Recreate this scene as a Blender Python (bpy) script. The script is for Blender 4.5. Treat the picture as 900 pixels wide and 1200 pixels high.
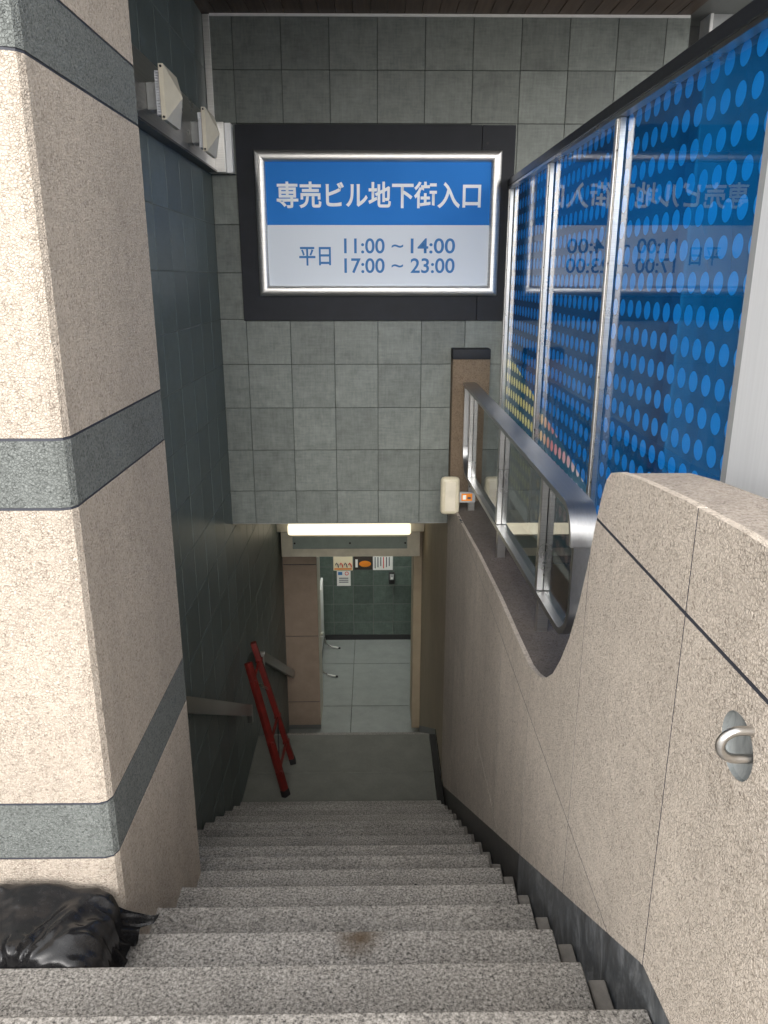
import bpy, bmesh, math, random
from mathutils import Vector, Matrix, noise

random.seed(7)
for o in list(bpy.data.objects):
    bpy.data.objects.remove(o)
scene = bpy.context.scene
C = scene.collection
PI = math.pi

# ------------------------------------------------------------------ camera, sky, sun, exposure
# origin = the camera; X right, Y into the stairwell, Z up; the pavement lies at z = -1.573
cam_d = bpy.data.cameras.new('camera')
cam_d.sensor_fit = 'HORIZONTAL'
cam_d.sensor_width = 36.0
cam_d.lens = 36.0 * 905.0 / 900.0
cam_d.clip_start = 0.05
cam_d.clip_end = 2000
cam = bpy.data.objects.new('camera', cam_d)
C.objects.link(cam)
cam.rotation_euler = (math.radians(90 - 16.844), 0, math.radians(-0.788))
scene.camera = cam

SUN_EL, SUN_AZ = 30.0, 180.0          # sun behind the photographer (azimuth clockwise from +Y)
world = bpy.data.worlds.new('World')
scene.world = world
world.use_nodes = True
wn = world.node_tree
wn.nodes.clear()
sky = wn.nodes.new('ShaderNodeTexSky')
sky.sky_type = 'NISHITA'
sky.sun_disc = False
sky.sun_elevation = math.radians(SUN_EL)
sky.sun_rotation = math.radians(SUN_AZ)
sky.dust_density = 4.0
sky.air_density = 1.0
hs = wn.nodes.new('ShaderNodeHueSaturation')
hs.inputs['Saturation'].default_value = 0.22
bg = wn.nodes.new('ShaderNodeBackground')
bg.inputs['Strength'].default_value = 0.15
wo = wn.nodes.new('ShaderNodeOutputWorld')
wn.links.new(sky.outputs[0], hs.inputs['Color'])
wn.links.new(hs.outputs[0], bg.inputs['Color'])
wn.links.new(bg.outputs[0], wo.inputs['Surface'])

sd = bpy.data.lights.new('sun', 'SUN')
sd.energy = 1.5
sd.angle = math.radians(170)
sd.color = (1.0, 0.97, 0.93)
so = bpy.data.objects.new('sun', sd)
C.objects.link(so)
az, el = math.radians(SUN_AZ), math.radians(SUN_EL)
to_sun = Vector((math.sin(az) * math.cos(el), math.cos(az) * math.cos(el), math.sin(el)))
so.rotation_euler = to_sun.to_track_quat('Z', 'Y').to_euler()
so.location = to_sun * 30

vs = scene.view_settings
vs.view_transform = 'Standard'
vs.look = 'None'
vs.exposure = 1.22
vs.gamma = 1.0
vs.use_curve_mapping = False

# ------------------------------------------------------------------ measures
H0, RISE, GO, Y0 = 1.573, 0.189, 0.30, 1.335     # pavement, riser, going, first nosing
ZL = -(H0 + 15 * RISE)                            # landing
YL = 6.81                                         # far edge of landing
K2 = 8                                            # risers of the lower flight
ZF = ZL - K2 * RISE                               # floor of the basement passage
XR, XL = 0.612, -1.17                             # faces of right and left stair walls
YB = 6.10                                         # tiled back wall
PAV = -H0
TILE = 0.3382

def nosing_z(y):
    if y < Y0: return -H0
    if y < Y0 + 14 * GO: return -H0 - (y - Y0) * RISE / GO
    if y < YL: return ZL
    return max(ZF, ZL - (y - YL) * RISE / GO)

# ------------------------------------------------------------------ helpers
def tag(o, label=None, cat=None, group=None, kind=None):
    if label: o['label'] = label
    if cat: o['category'] = cat
    if group: o['group'] = group
    if kind: o['kind'] = kind
    return o

def thing(name, label, cat, loc=(0, 0, 0), group=None):
    o = bpy.data.objects.new(name, None)
    o.empty_display_size = 0.1
    C.objects.link(o)
    o.location = loc
    return tag(o, label, cat, group)

def origin_of(p):
    v = Vector((0, 0, 0))
    while p is not None:
        v = v + Vector(p.location)
        p = p.parent
    return v

def link(name, me, mat=None, parent=None, loc=(0, 0, 0)):
    """mesh object; loc is in world coordinates whatever the parent"""
    o = bpy.data.objects.new(name, me)
    C.objects.link(o)
    if mat is not None and len(me.materials) == 0:
        me.materials.append(mat)
    o.location = Vector(loc) - (origin_of(parent) if parent else Vector((0, 0, 0)))
    if parent: o.parent = parent
    return o

def finish(bm, name='m', smooth=None):
    bmesh.ops.recalc_face_normals(bm, faces=bm.faces[:])
    me = bpy.data.meshes.new(name)
    bm.to_mesh(me)
    bm.free()
    if smooth is not None:
        me.polygons.foreach_set('use_smooth', [True] * len(me.polygons))
        me.set_sharp_from_angle(angle=math.radians(smooth))
    me.update()
    return me

def bm_box(bm, x0, x1, y0, y1, z0, z1):
    vs_ = [bm.verts.new((x, y, z)) for x in (x0, x1) for y in (y0, y1) for z in (z0, z1)]
    for f in ((0, 1, 3, 2), (4, 6, 7, 5), (0, 4, 5, 1), (2, 3, 7, 6), (0, 2, 6, 4), (1, 5, 7, 3)):
        bm.faces.new([vs_[i] for i in f])

def box_mesh(x0, x1, y0, y1, z0, z1, bevel=0.0, seg=1):
    bm = bmesh.new()
    bm_box(bm, x0, x1, y0, y1, z0, z1)
    if bevel > 0:
        bmesh.ops.bevel(bm, geom=bm.edges[:], offset=bevel, segments=seg, affect='EDGES', profile=0.5)
    return finish(bm, smooth=40 if seg > 1 else None)

def box(name, x0, x1, y0, y1, z0, z1, mat, parent=None, bevel=0.0, seg=1):
    return link(name, box_mesh(x0, x1, y0, y1, z0, z1, bevel, seg), mat, parent)

def prism_x(poly, x0, x1, bevel=0.0):
    """poly: (y, z) outline, extruded from x0 to x1"""
    bm = bmesh.new()
    a = [bm.verts.new((x0, p[0], p[1])) for p in poly]
    b = [bm.verts.new((x1, p[0], p[1])) for p in poly]
    n = len(poly)
    bm.faces.new(a); bm.faces.new(b[::-1])
    for i in range(n):
        bm.faces.new((a[i], b[i], b[(i + 1) % n], a[(i + 1) % n]))
    if bevel:
        bmesh.ops.recalc_face_normals(bm, faces=bm.faces[:])
        es = [e for e in bm.edges if all(abs(v.co.x - x0) < 1e-6 for v in e.verts)]
        bmesh.ops.bevel(bm, geom=es, offset=bevel, segments=2, affect='EDGES', profile=0.5)
    return finish(bm)

def prism_z(poly, z0, z1):
    bm = bmesh.new()
    a = [bm.verts.new((p[0], p[1], z0)) for p in poly]
    b = [bm.verts.new((p[0], p[1], z1)) for p in poly]
    n = len(poly)
    bm.faces.new(a); bm.faces.new(b[::-1])
    for i in range(n):
        bm.faces.new((a[i], b[i], b[(i + 1) % n], a[(i + 1) % n]))
    return finish(bm)

def clip_rect(poly, y0, y1, z0, z1):
    """Sutherland-Hodgman against an axis-aligned rectangle"""
    def cut(p, inside, inter):
        out = []
        for i in range(len(p)):
            a, b = p[i - 1], p[i]
            ia, ib = inside(a), inside(b)
            if ib:
                if not ia: out.append(inter(a, b))
                out.append(b)
            elif ia:
                out.append(inter(a, b))
        return out
    def iy(v):
        return lambda a, b: (v, a[1] + (b[1] - a[1]) * (v - a[0]) / (b[0] - a[0]))
    def iz(v):
        return lambda a, b: (a[0] + (b[0] - a[0]) * (v - a[1]) / (b[1] - a[1]), v)
    p = poly
    for ins, it in ((lambda q: q[0] >= y0, iy(y0)), (lambda q: q[0] <= y1, iy(y1)),
                    (lambda q: q[1] >= z0, iz(z0)), (lambda q: q[1] <= z1, iz(z1))):
        if not p: return []
        p = cut(p, ins, it)
    out = []
    for q in p:
        if not out or (abs(q[0] - out[-1][0]) + abs(q[1] - out[-1][1])) > 1e-4:
            out.append(q)
    if len(out) > 2 and abs(out[0][0] - out[-1][0]) + abs(out[0][1] - out[-1][1]) < 1e-4:
        out.pop()
    return out if len(out) > 2 else []

def area(p):
    return abs(sum(p[i - 1][0] * p[i][1] - p[i][0] * p[i - 1][1] for i in range(len(p)))) / 2

def tube(points, rad, seg=10, caps=True, up=(0, 0, 1)):
    """round tube along a list of points; rad number or list"""
    bm = bmesh.new()
    pts = [Vector(p) for p in points]
    rings = []
    up = Vector(up)
    for i, p in enumerate(pts):
        d = (pts[min(i + 1, len(pts) - 1)] - pts[max(i - 1, 0)]).normalized()
        u = d.cross(up)
        if u.length < 1e-3: u = d.cross(Vector((1, 0, 0)))
        u.normalize()
        v = d.cross(u).normalized()
        r = rad[i] if isinstance(rad, (list, tuple)) else rad
        rings.append([bm.verts.new(p + (u * math.cos(a) + v * math.sin(a)) * r)
                      for a in [2 * PI * k / seg for k in range(seg)]])
    for a, b in zip(rings[:-1], rings[1:]):
        for k in range(seg):
            bm.faces.new((a[k], a[(k + 1) % seg], b[(k + 1) % seg], b[k]))
    if caps:
        bm.faces.new(rings[0][::-1]); bm.faces.new(rings[-1])
    return finish(bm, smooth=50)

def bar(p, q, w, h, bevel=0.003):
    """rectangular bar from p to q, w across (horizontal), h tall"""
    p, q = Vector(p), Vector(q)
    d = q - p
    L = d.length
    bm = bmesh.new()
    bm_box(bm, -w / 2, w / 2, 0, L, -h / 2, h / 2)
    if bevel:
        bmesh.ops.bevel(bm, geom=bm.edges[:], offset=bevel, segments=2, affect='EDGES', profile=0.5)
    M = d.to_track_quat('Y', 'Z').to_matrix().to_4x4()
    M.translation = p
    bm.transform(M)
    return finish(bm, smooth=40)

def ribbon_yz(path, half, x0, x1, closed=False):
    """flat bar of thickness 2*half following a (y, z) path, from x0 to x1 in X"""
    n = len(path)
    inner, outer = [], []
    for i in range(n):
        a = Vector(path[(i - 1) % n] if (closed or i) else path[0])
        b = Vector(path[(i + 1) % n] if (closed or i < n - 1) else path[-1])
        d = (b - a).normalized()
        nrm = Vector((-d.y, d.x))
        p = Vector(path[i])
        inner.append(p - nrm * half); outer.append(p + nrm * half)
    bm = bmesh.new()
    R = []
    for i in range(n):
        R.append([bm.verts.new((x0, *inner[i])), bm.verts.new((x1, *inner[i])),
                  bm.verts.new((x1, *outer[i])), bm.verts.new((x0, *outer[i]))])
    rng = range(n) if closed else range(n - 1)
    for i in rng:
        a, b = R[i], R[(i + 1) % n]
        for k in range(4):
            bm.faces.new((a[k], a[(k + 1) % 4], b[(k + 1) % 4], b[k]))
    if not closed:
        bm.faces.new(R[0][::-1]); bm.faces.new(R[-1])
    return finish(bm, smooth=35)

def arc(cy, cz, r, a0, a1, n=8):
    return [(cy + r * math.cos(math.radians(a0 + (a1 - a0) * k / n)),
             cz + r * math.sin(math.radians(a0 + (a1 - a0) * k / n))) for k in range(n + 1)]

# ------------------------------------------------------------------ materials
class NT:
    def __init__(s, name):
        s.m = bpy.data.materials.new(name)
        s.m.use_nodes = True
        s.t = s.m.node_tree
        s.b = s.t.nodes['Principled BSDF']
        s.out = s.t.nodes['Material Output']
        g = s.t.nodes.new('ShaderNodeNewGeometry')
        s.pos = g.outputs['Position']
    def n(s, t): return s.t.nodes.new(t)
    def l(s, a, b): s.t.links.new(a, b)
    def scaled(s, sc):
        v = s.n('ShaderNodeVectorMath'); v.operation = 'MULTIPLY'
        v.inputs[1].default_value = sc
        s.l(s.pos, v.inputs[0]); return v.outputs[0]
    def noise(s, scale, detail=4, rough=0.6, vec=None, out='Fac', dist=0.0):
        k = s.n('ShaderNodeTexNoise')
        k.inputs['Scale'].default_value = scale
        k.inputs['Detail'].default_value = detail
        k.inputs['Roughness'].default_value = rough
        k.inputs['Distortion'].default_value = dist
        s.l(vec or s.pos, k.inputs['Vector']); return k.outputs[out]
    def voro(s, scale, out='Distance', vec=None, feature='F1'):
        k = s.n('ShaderNodeTexVoronoi')
        k.feature = feature
        k.inputs['Scale'].default_value = scale
        s.l(vec or s.pos, k.inputs['Vector']); return k.outputs[out]
    def ramp(s, fac, stops, interp='LINEAR'):
        r = s.n('ShaderNodeValToRGB')
        r.color_ramp.interpolation = interp
        e = r.color_ramp.elements
        while len(e) < len(stops): e.new(0.5)
        for i, (p, c) in enumerate(stops):
            e[i].position = p
            e[i].color = (c, c, c, 1) if not isinstance(c, (tuple, list)) else (*c, 1)
        s.l(fac, r.inputs['Fac']); return r.outputs['Color']
    def mix(s, fac, a, b, mode='MIX'):
        k = s.n('ShaderNodeMix'); k.data_type = 'RGBA'; k.blend_type = mode
        for sock, v in ((k.inputs[0], fac), (k.inputs[6], a), (k.inputs[7], b)):
            if isinstance(v, (int, float)): sock.default_value = v
            elif isinstance(v, (tuple, list)): sock.default_value = (*v, 1)
            else: s.l(v, sock)
        return k.outputs[2]
    def math(s, op, a, b=0.0):
        k = s.n('ShaderNodeMath'); k.operation = op
        for sock, v in ((k.inputs[0], a), (k.inputs[1], b)):
            if isinstance(v, (int, float)): sock.default_value = v
            else: s.l(v, sock)
        return k.outputs[0]
    def rand(s):
        k = s.n('ShaderNodeObjectInfo'); return k.outputs['Random']
    def bump(s, h, strength=0.3, dist=0.01):
        k = s.n('ShaderNodeBump')
        k.inputs['Strength'].default_value = strength
        k.inputs['Distance'].default_value = dist
        s.l(h, k.inputs['Height']); s.l(k.outputs[0], s.b.inputs['Normal'])
    def col(s, v):
        if isinstance(v, (tuple, list)): s.b.inputs['Base Color'].default_value = (*v, 1)
        else: s.l(v, s.b.inputs['Base Color'])
        return s
    def pr(s, rough=0.5, metal=0.0, spec=0.5):
        if isinstance(rough, (int, float)): s.b.inputs['Roughness'].default_value = rough
        else: s.l(rough, s.b.inputs['Roughness'])
        s.b.inputs['Metallic'].default_value = metal
        s.b.inputs['Specular IOR Level'].default_value = spec
        return s

def plain(name, col, rough=0.5, metal=0.0, var=0.12, scale=25.0, spec=0.5):
    k = NT(name)
    nz = k.noise(scale, 5, 0.65)
    lo = tuple(c * (1 - var) for c in col); hi = tuple(min(1, c * (1 + var)) for c in col)
    k.col(k.ramp(nz, [(0.3, lo), (0.7, hi)]))
    k.pr(k.math('ADD', k.math('MULTIPLY', nz, 0.15), rough - 0.07), metal, spec)
    return k.m

def stucco(name, lo, hi, dark, big=0.15):
    """sprayed stone-chip render: pale grains, darker pits, relief"""
    k = NT(name)
    v = k.voro(175, 'Color')
    sep = k.n('ShaderNodeSeparateColor'); k.l(v, sep.inputs[0])
    grain = k.ramp(sep.outputs[0], [(0.0, dark), (0.10, lo), (0.55, hi), (1.0, tuple(min(1, c * 1.18) for c in hi))])
    n1 = k.noise(115, 3, 0.75)
    c = k.mix(0.5, grain, k.ramp(n1, [(0.35, lo), (0.65, hi)]))
    wear = k.ramp(k.noise(1.7, 6, 0.7), [(0.3, 1 - big), (0.7, 1.0)])
    c = k.mix(1.0, c, wear, 'MULTIPLY')
    streak = k.ramp(k.noise(1.6, 5, 0.65, k.scaled((3, 3, 0.3))), [(0.33, 0.90), (0.58, 1.0)])
    c = k.mix(1.0, c, streak, 'MULTIPLY')
    c = k.mix(1.0, c, k.ramp(k.rand(), [(0.0, 0.93), (1.0, 1.03)]), 'MULTIPLY')
    dv = k.n('ShaderNodeVectorMath'); dv.operation = 'ADD'
    dn = k.n('ShaderNodeVectorMath'); dn.operation = 'SCALE'; dn.inputs[3].default_value = 0.008
    k.l(k.noise(60, 2, 0.6, out='Color'), dn.inputs[0]); k.l(k.pos, dv.inputs[0]); k.l(dn.outputs[0], dv.inputs[1])
    crack = k.voro(135, 'Distance', dv.outputs[0], 'DISTANCE_TO_EDGE')
    patchy = k.ramp(k.noise(22, 2, 0.6), [(0.40, 0.0), (0.62, 1.0)])
    c = k.mix(k.math('MULTIPLY', patchy, 0.7), c, k.mix(1.0, c, k.ramp(crack, [(0.0, 0.52), (0.09, 1.0)]), 'MULTIPLY'))
    k.col(c); k.pr(0.85, 0, 0.25)
    h = k.math('ADD', k.math('MULTIPLY', n1, 0.7), k.math('ADD', k.math('MULTIPLY', sep.outputs[0], 0.3), k.math('MINIMUM', k.math('MULTIPLY', crack, 4.0), 0.6)))
    k.bump(h, 0.7, 0.007)
    return k.m

M = {}
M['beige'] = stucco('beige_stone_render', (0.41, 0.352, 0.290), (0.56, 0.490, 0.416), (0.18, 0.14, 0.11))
M['beige_wall'] = stucco('lightened_stone_render', (0.54, 0.465, 0.385), (0.73, 0.645, 0.555), (0.22, 0.18, 0.145))  # parapet's beige, made paler to stand in for light it lacks
M['beige_top'] = stucco('weathered_stone_render', (0.33, 0.28, 0.235), (0.50, 0.44, 0.385), (0.14, 0.12, 0.10), 0.2)
M['band'] = stucco('grey_stone_render', (0.115, 0.125, 0.120), (0.205, 0.22, 0.212), (0.04, 0.045, 0.045))
M['brown'] = stucco('brown_stone_render', (0.145, 0.122, 0.105), (0.235, 0.202, 0.178), (0.05, 0.04, 0.03))
M['brown_post'] = stucco('shaded_tan_render', (0.19, 0.14, 0.095), (0.27, 0.205, 0.145), (0.07, 0.05, 0.035))  # tan post render, darkened to hold the shadow on it
M['joint'] = plain('dark_sealant', (0.03, 0.033, 0.045), 0.6)
M['grout_pale'] = plain('pale_grout', (0.17, 0.18, 0.17), 0.9)
M['grout'] = plain('dark_grout', (0.045, 0.05, 0.048), 0.9)

def granite(name, tint=(1, 1, 1), stain=True):
    k = NT(name)
    n1 = k.noise(118, 2, 0.75)
    g = k.ramp(n1, [(0.36, (0.025, 0.025, 0.026)), (0.43, (0.14, 0.135, 0.13)), (0.49, (0.27, 0.26, 0.245)),
                    (0.57, (0.36, 0.345, 0.33)), (0.68, (0.62, 0.60, 0.58))])
    v = k.voro(260, 'Color')
    sep = k.n('ShaderNodeSeparateColor'); k.l(v, sep.inputs[0])
    g2 = k.ramp(sep.outputs[0], [(0.0, (0.025, 0.024, 0.024)), (0.16, (0.10, 0.095, 0.09)), (0.3, (0.30, 0.28, 0.26)), (1.0, (0.52, 0.50, 0.47))])
    c = k.mix(0.38, g, g2)
    c = k.mix(1.0, c, tint, 'MULTIPLY')
    c = k.mix(1.0, c, k.ramp(k.rand(), [(0.0, 0.84), (1.0, 1.06)]), 'MULTIPLY')
    grime = k.ramp(k.noise(2.2, 6, 0.7), [(0.28, 0.70), (0.6, 1.0)])
    c = k.mix(1.0, c, grime, 'MULTIPLY')
    if stain:
        # rust-brown drip stain on one tread
        d = k.n('ShaderNodeVectorMath'); d.operation = 'SUBTRACT'
        d.inputs[1].default_value = (-0.05, 1.90, -1.951); k.l(k.pos, d.inputs[0])
        d2 = k.n('ShaderNodeVectorMath'); d2.operation = 'MULTIPLY'
        d2.inputs[1].default_value = (5.5, 8.0, 12.0); k.l(d.outputs[0], d2.inputs[0])
        ln = k.n('ShaderNodeVectorMath'); ln.operation = 'LENGTH'; k.l(d2.outputs[0], ln.inputs[0])
        wob = k.math('ADD', ln.outputs['Value'], k.math('MULTIPLY', k.noise(14, 4, 0.7), 0.9))
        sm = k.ramp(wob, [(0.45, 0.85), (1.35, 0.0)])
        c = k.mix(sm, c, (0.085, 0.055, 0.028))
    k.col(c); k.pr(k.math('ADD', k.math('MULTIPLY', n1, 0.3), 0.45), 0, 0.4)
    k.bump(n1, 0.05, 0.002)
    return k.m

M['granite'] = granite('speckled_granite', (1.12, 1.11, 1.08))
def fine_stone(name, lo, hi, rough):
    k = NT(name)
    n1 = k.noise(160, 2, 0.7); n2 = k.noise(4.5, 6, 0.7)
    c = k.mix(0.6, k.ramp(n1, [(0.35, lo), (0.65, hi)]), k.ramp(n2, [(0.3, lo), (0.7, hi)]))
    k.col(c); k.pr(k.math('ADD', k.math('MULTIPLY', n2, 0.25), rough - 0.1), 0, 0.5)
    return k.m
M['granite_dull'] = fine_stone('worn_green_grey_stone', (0.12, 0.124, 0.108), (0.21, 0.215, 0.19), 0.6)
M['granite_floor'] = fine_stone('grey_floor_stone', (0.17, 0.185, 0.178), (0.29, 0.305, 0.292), 0.32)

def slate_tile(name, lo, hi, rough=0.5, spec=0.45):
    k = NT(name)
    off = k.n('ShaderNodeVectorMath'); off.operation = 'ADD'
    cmb = k.n('ShaderNodeCombineXYZ')
    rr = k.math('MULTIPLY', k.rand(), 37.0)
    k.l(rr, cmb.inputs[0]); k.l(rr, cmb.inputs[1]); k.l(k.pos, off.inputs[0]); k.l(cmb.outputs[0], off.inputs[1])
    n1 = k.noise(9, 7, 0.7, off.outputs[0])
    st = k.n('ShaderNodeVectorMath'); st.operation = 'MULTIPLY'; st.inputs[1].default_value = (70, 70, 9)
    k.l(off.outputs[0], st.inputs[0])
    n2 = k.noise(1.0, 4, 0.6, st.outputs[0])
    st2 = k.n('ShaderNodeVectorMath'); st2.operation = 'MULTIPLY'; st2.inputs[1].default_value = (9, 9, 80)
    k.l(off.outputs[0], st2.inputs[0])
    n3 = k.noise(1.0, 4, 0.6, st2.outputs[0])
    f = k.math('ADD', k.math('MULTIPLY', n1, 0.5), k.math('MULTIPLY', k.math('ADD', n2, n3), 0.25))
    c = k.ramp(f, [(0.36, lo), (0.62, hi)])
    tone = k.ramp(k.rand(), [(0.0, 0.80), (1.0, 1.06)])
    c = k.mix(1.0, c, tone, 'MULTIPLY')
    k.col(c); k.pr(k.math('ADD', k.math('MULTIPLY', f, 0.3), rough - 0.15), 0, spec)
    k.bump(f, 0.12, 0.004)
    return k.m

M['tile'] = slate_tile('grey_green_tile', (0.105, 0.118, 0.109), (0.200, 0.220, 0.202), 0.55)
M['tile_side'] = slate_tile('shaded_slate_tile', (0.070, 0.090, 0.089), (0.135, 0.166, 0.161), 0.45, 0.5)  # back wall's tile again, with the weaker light put into its colour
M['tile_green'] = slate_tile('green_tile', (0.060, 0.088, 0.074), (0.125, 0.165, 0.142), 0.4, 0.5)

def brushed(name, col, rough, axis=(4, 4, 220), amt=0.18):
    k = NT(name)
    n1 = k.noise(1.0, 3, 0.5, k.scaled(axis))
    c = k.ramp(n1, [(0.3, tuple(v * (1 - amt) for v in col)), (0.7, col)])
    smear = k.ramp(k.noise(3.0, 4, 0.6), [(0.3, rough - 0.03), (0.7, rough + 0.05)])
    k.col(c); k.pr(smear, 1.0)
    return k.m

M['steel'] = brushed('brushed_stainless', (0.62, 0.61, 0.59), 0.28)
M['steel_h'] = brushed('stainless_rail', (0.46, 0.46, 0.46), 0.36, (160, 3, 60), 0.10)
M['alu'] = brushed('satin_aluminium', (0.80, 0.79, 0.77), 0.46)
M['alu_panel'] = brushed('brushed_aluminium_panel', (0.86, 0.87, 0.88), 0.5, (90, 90, 3), 0.06)
M['alu_panel'].node_tree.nodes['Principled BSDF'].inputs['Metallic'].default_value = 0.25
M['black_rail'] = plain('black_anodised', (0.018, 0.020, 0.024), 0.35, 0.0)
M['board'] = plain('charcoal_panel', (0.020, 0.022, 0.027), 0.6, 0, 0.15, 8, 0.2)
M['wood'] = None
k = NT('dark_brown_soffit')
g = k.noise(1.0, 5, 0.65, k.scaled((45, 1.6, 45)), dist=0.6)
c_ = k.ramp(g, [(0.3, (0.055, 0.036, 0.025)), (0.7, (0.115, 0.080, 0.058))])
k.col(k.mix(1.0, c_, k.ramp(k.rand(), [(0, 0.75), (1, 1.1)]), 'MULTIPLY')); k.pr(0.5); M['wood'] = k.m
M['white'] = plain('white_paint', (0.72, 0.72, 0.70), 0.5, 0, 0.05)
M['cream'] = plain('aged_cream_paint', (0.60, 0.57, 0.48), 0.55, 0, 0.12, 6)
M['cream_box'] = plain('yellowed_plastic', (0.56, 0.51, 0.38), 0.4, 0, 0.12, 10)
M['lamp_cream'] = plain('lamp_cover_cream', (0.62, 0.57, 0.46), 0.45, 0, 0.08, 12)
M['lamp_rib'] = plain('lamp_heat_sink', (0.52, 0.54, 0.58), 0.4, 0.3, 0.06)
M['greymetal'] = plain('grey_green_sheet', (0.24, 0.29, 0.28), 0.45, 0.2, 0.1, 6)
M['grey'] = plain('mid_grey_paint', (0.33, 0.34, 0.34), 0.5, 0, 0.06)
M['darkgrey'] = plain('dark_grey_panel', (0.12, 0.125, 0.12), 0.5, 0, 0.08)
M['red'] = plain('red_paint', (0.125, 0.009, 0.006), 0.5, 0, 0.35, 14)
M['rubber'] = plain('black_rubber', (0.012, 0.012, 0.013), 0.6)
M['pink_brown'] = plain('brown_plaster', (0.31, 0.24, 0.185), 0.6, 0, 0.14, 5)
M['plaster'] = plain('passage_plaster', (0.40, 0.33, 0.23), 0.7, 0, 0.10, 4)
M['concrete'] = plain('concrete', (0.30, 0.30, 0.29), 0.85, 0, 0.18, 3)
M['pave'] = plain('pavement_concrete', (0.33, 0.32, 0.31), 0.85, 0, 0.15, 4)
k = NT('galvanised_plate')
w = k.noise(9, 6, 0.7, k.scaled((3, 3, 1)), dist=1.2)
k.col(k.ramp(w, [(0.3, (0.20, 0.22, 0.22)), (0.55, (0.36, 0.38, 0.38)), (0.75, (0.26, 0.28, 0.27))])); k.pr(0.5, 0.4); M['galv'] = k.m
M['block'] = plain('grey_mortar_block', (0.20, 0.185, 0.165), 0.8, 0, 0.2, 30)
M['black_gloss'] = plain('black_stone', (0.012, 0.013, 0.014), 0.35)

k = NT('grey_veined_marble')
w = k.noise(2.5, 8, 0.75, k.scaled((3, 3.0, 1.6)), dist=1.8)
c_ = k.ramp(w, [(0.30, (0.022, 0.025, 0.028)), (0.5, (0.075, 0.083, 0.09)), (0.62, (0.19, 0.20, 0.21)), (0.72, (0.06, 0.066, 0.072))])
k.col(k.mix(k.ramp(k.noise(11, 4, 0.7), [(0.55, 0.0), (0.8, 0.5)]), c_, (0.26, 0.26, 0.25))); k.pr(0.35); M['marble'] = k.m

k = NT('black_polythene')
n1 = k.noise(16, 6, 0.65, dist=1.2)
n2 = k.noise(70, 4, 0.6)
k.col(k.ramp(n2, [(0.3, (0.008, 0.008, 0.009)), (0.75, (0.016, 0.016, 0.017))]))
k.pr(k.math('ADD', k.math('MULTIPLY', n2, 0.10), 0.20), 0, 0.45)
k.bump(n1, 0.10, 0.004); M['bag'] = k.m

def emit(name, col, strength):
    k = NT(name)
    k.col(col)
    k.b.inputs['Emission Color'].default_value = (*col, 1)
    k.b.inputs['Emission Strength'].default_value = strength
    return k.m
M['tube'] = emit('lit_fluorescent_cover', (1.0, 0.90, 0.66), 0.6)
M['tube_room'] = emit('lit_ceiling_tube', (0.97, 1.0, 0.94), 15.0)

def glass(name, tint, ior=1.5, rough=0.0):
    k = NT(name)
    k.t.nodes.remove(k.b)
    tr = k.n('ShaderNodeBsdfTransparent'); tr.inputs[0].default_value = (*tint, 1)
    gl = k.n('ShaderNodeBsdfGlossy'); gl.inputs['Roughness'].default_value = rough
    gl.inputs[0].default_value = (0.95, 0.97, 1, 1)
    fr = k.n('ShaderNodeFresnel'); fr.inputs[0].default_value = ior
    mx = k.n('ShaderNodeMixShader')
    ge = k.n('ShaderNodeNewGeometry')
    front = k.math('SUBTRACT', 1.0, ge.outputs['Backfacing'])       # only the outer faces mirror; no false total reflection inside the thin pane
    k.l(k.math('MULTIPLY', fr.outputs[0], front), mx.inputs[0]); k.l(tr.outputs[0], mx.inputs[1]); k.l(gl.outputs[0], mx.inputs[2])
    k.l(mx.outputs[0], k.out.inputs[0])
    return k.m
M['blue_glass'] = glass('screen_glass', (0.94, 0.97, 0.98), 1.5)
M['clear_glass'] = glass('smoked_clear_glass', (0.42, 0.46, 0.45), 1.52)

def film(name, col, tl=0.75):
    k = NT(name)
    k.t.nodes.remove(k.b)
    d = k.n('ShaderNodeBsdfDiffuse'); d.inputs[0].default_value = (*col, 1)
    t = k.n('ShaderNodeBsdfTranslucent'); t.inputs[0].default_value = (*col, 1)
    mx = k.n('ShaderNodeMixShader'); mx.inputs[0].default_value = tl
    k.l(d.outputs[0], mx.inputs[1]); k.l(t.outputs[0], mx.inputs[2]); k.l(mx.outputs[0], k.out.inputs[0])
    return k.m

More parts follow.
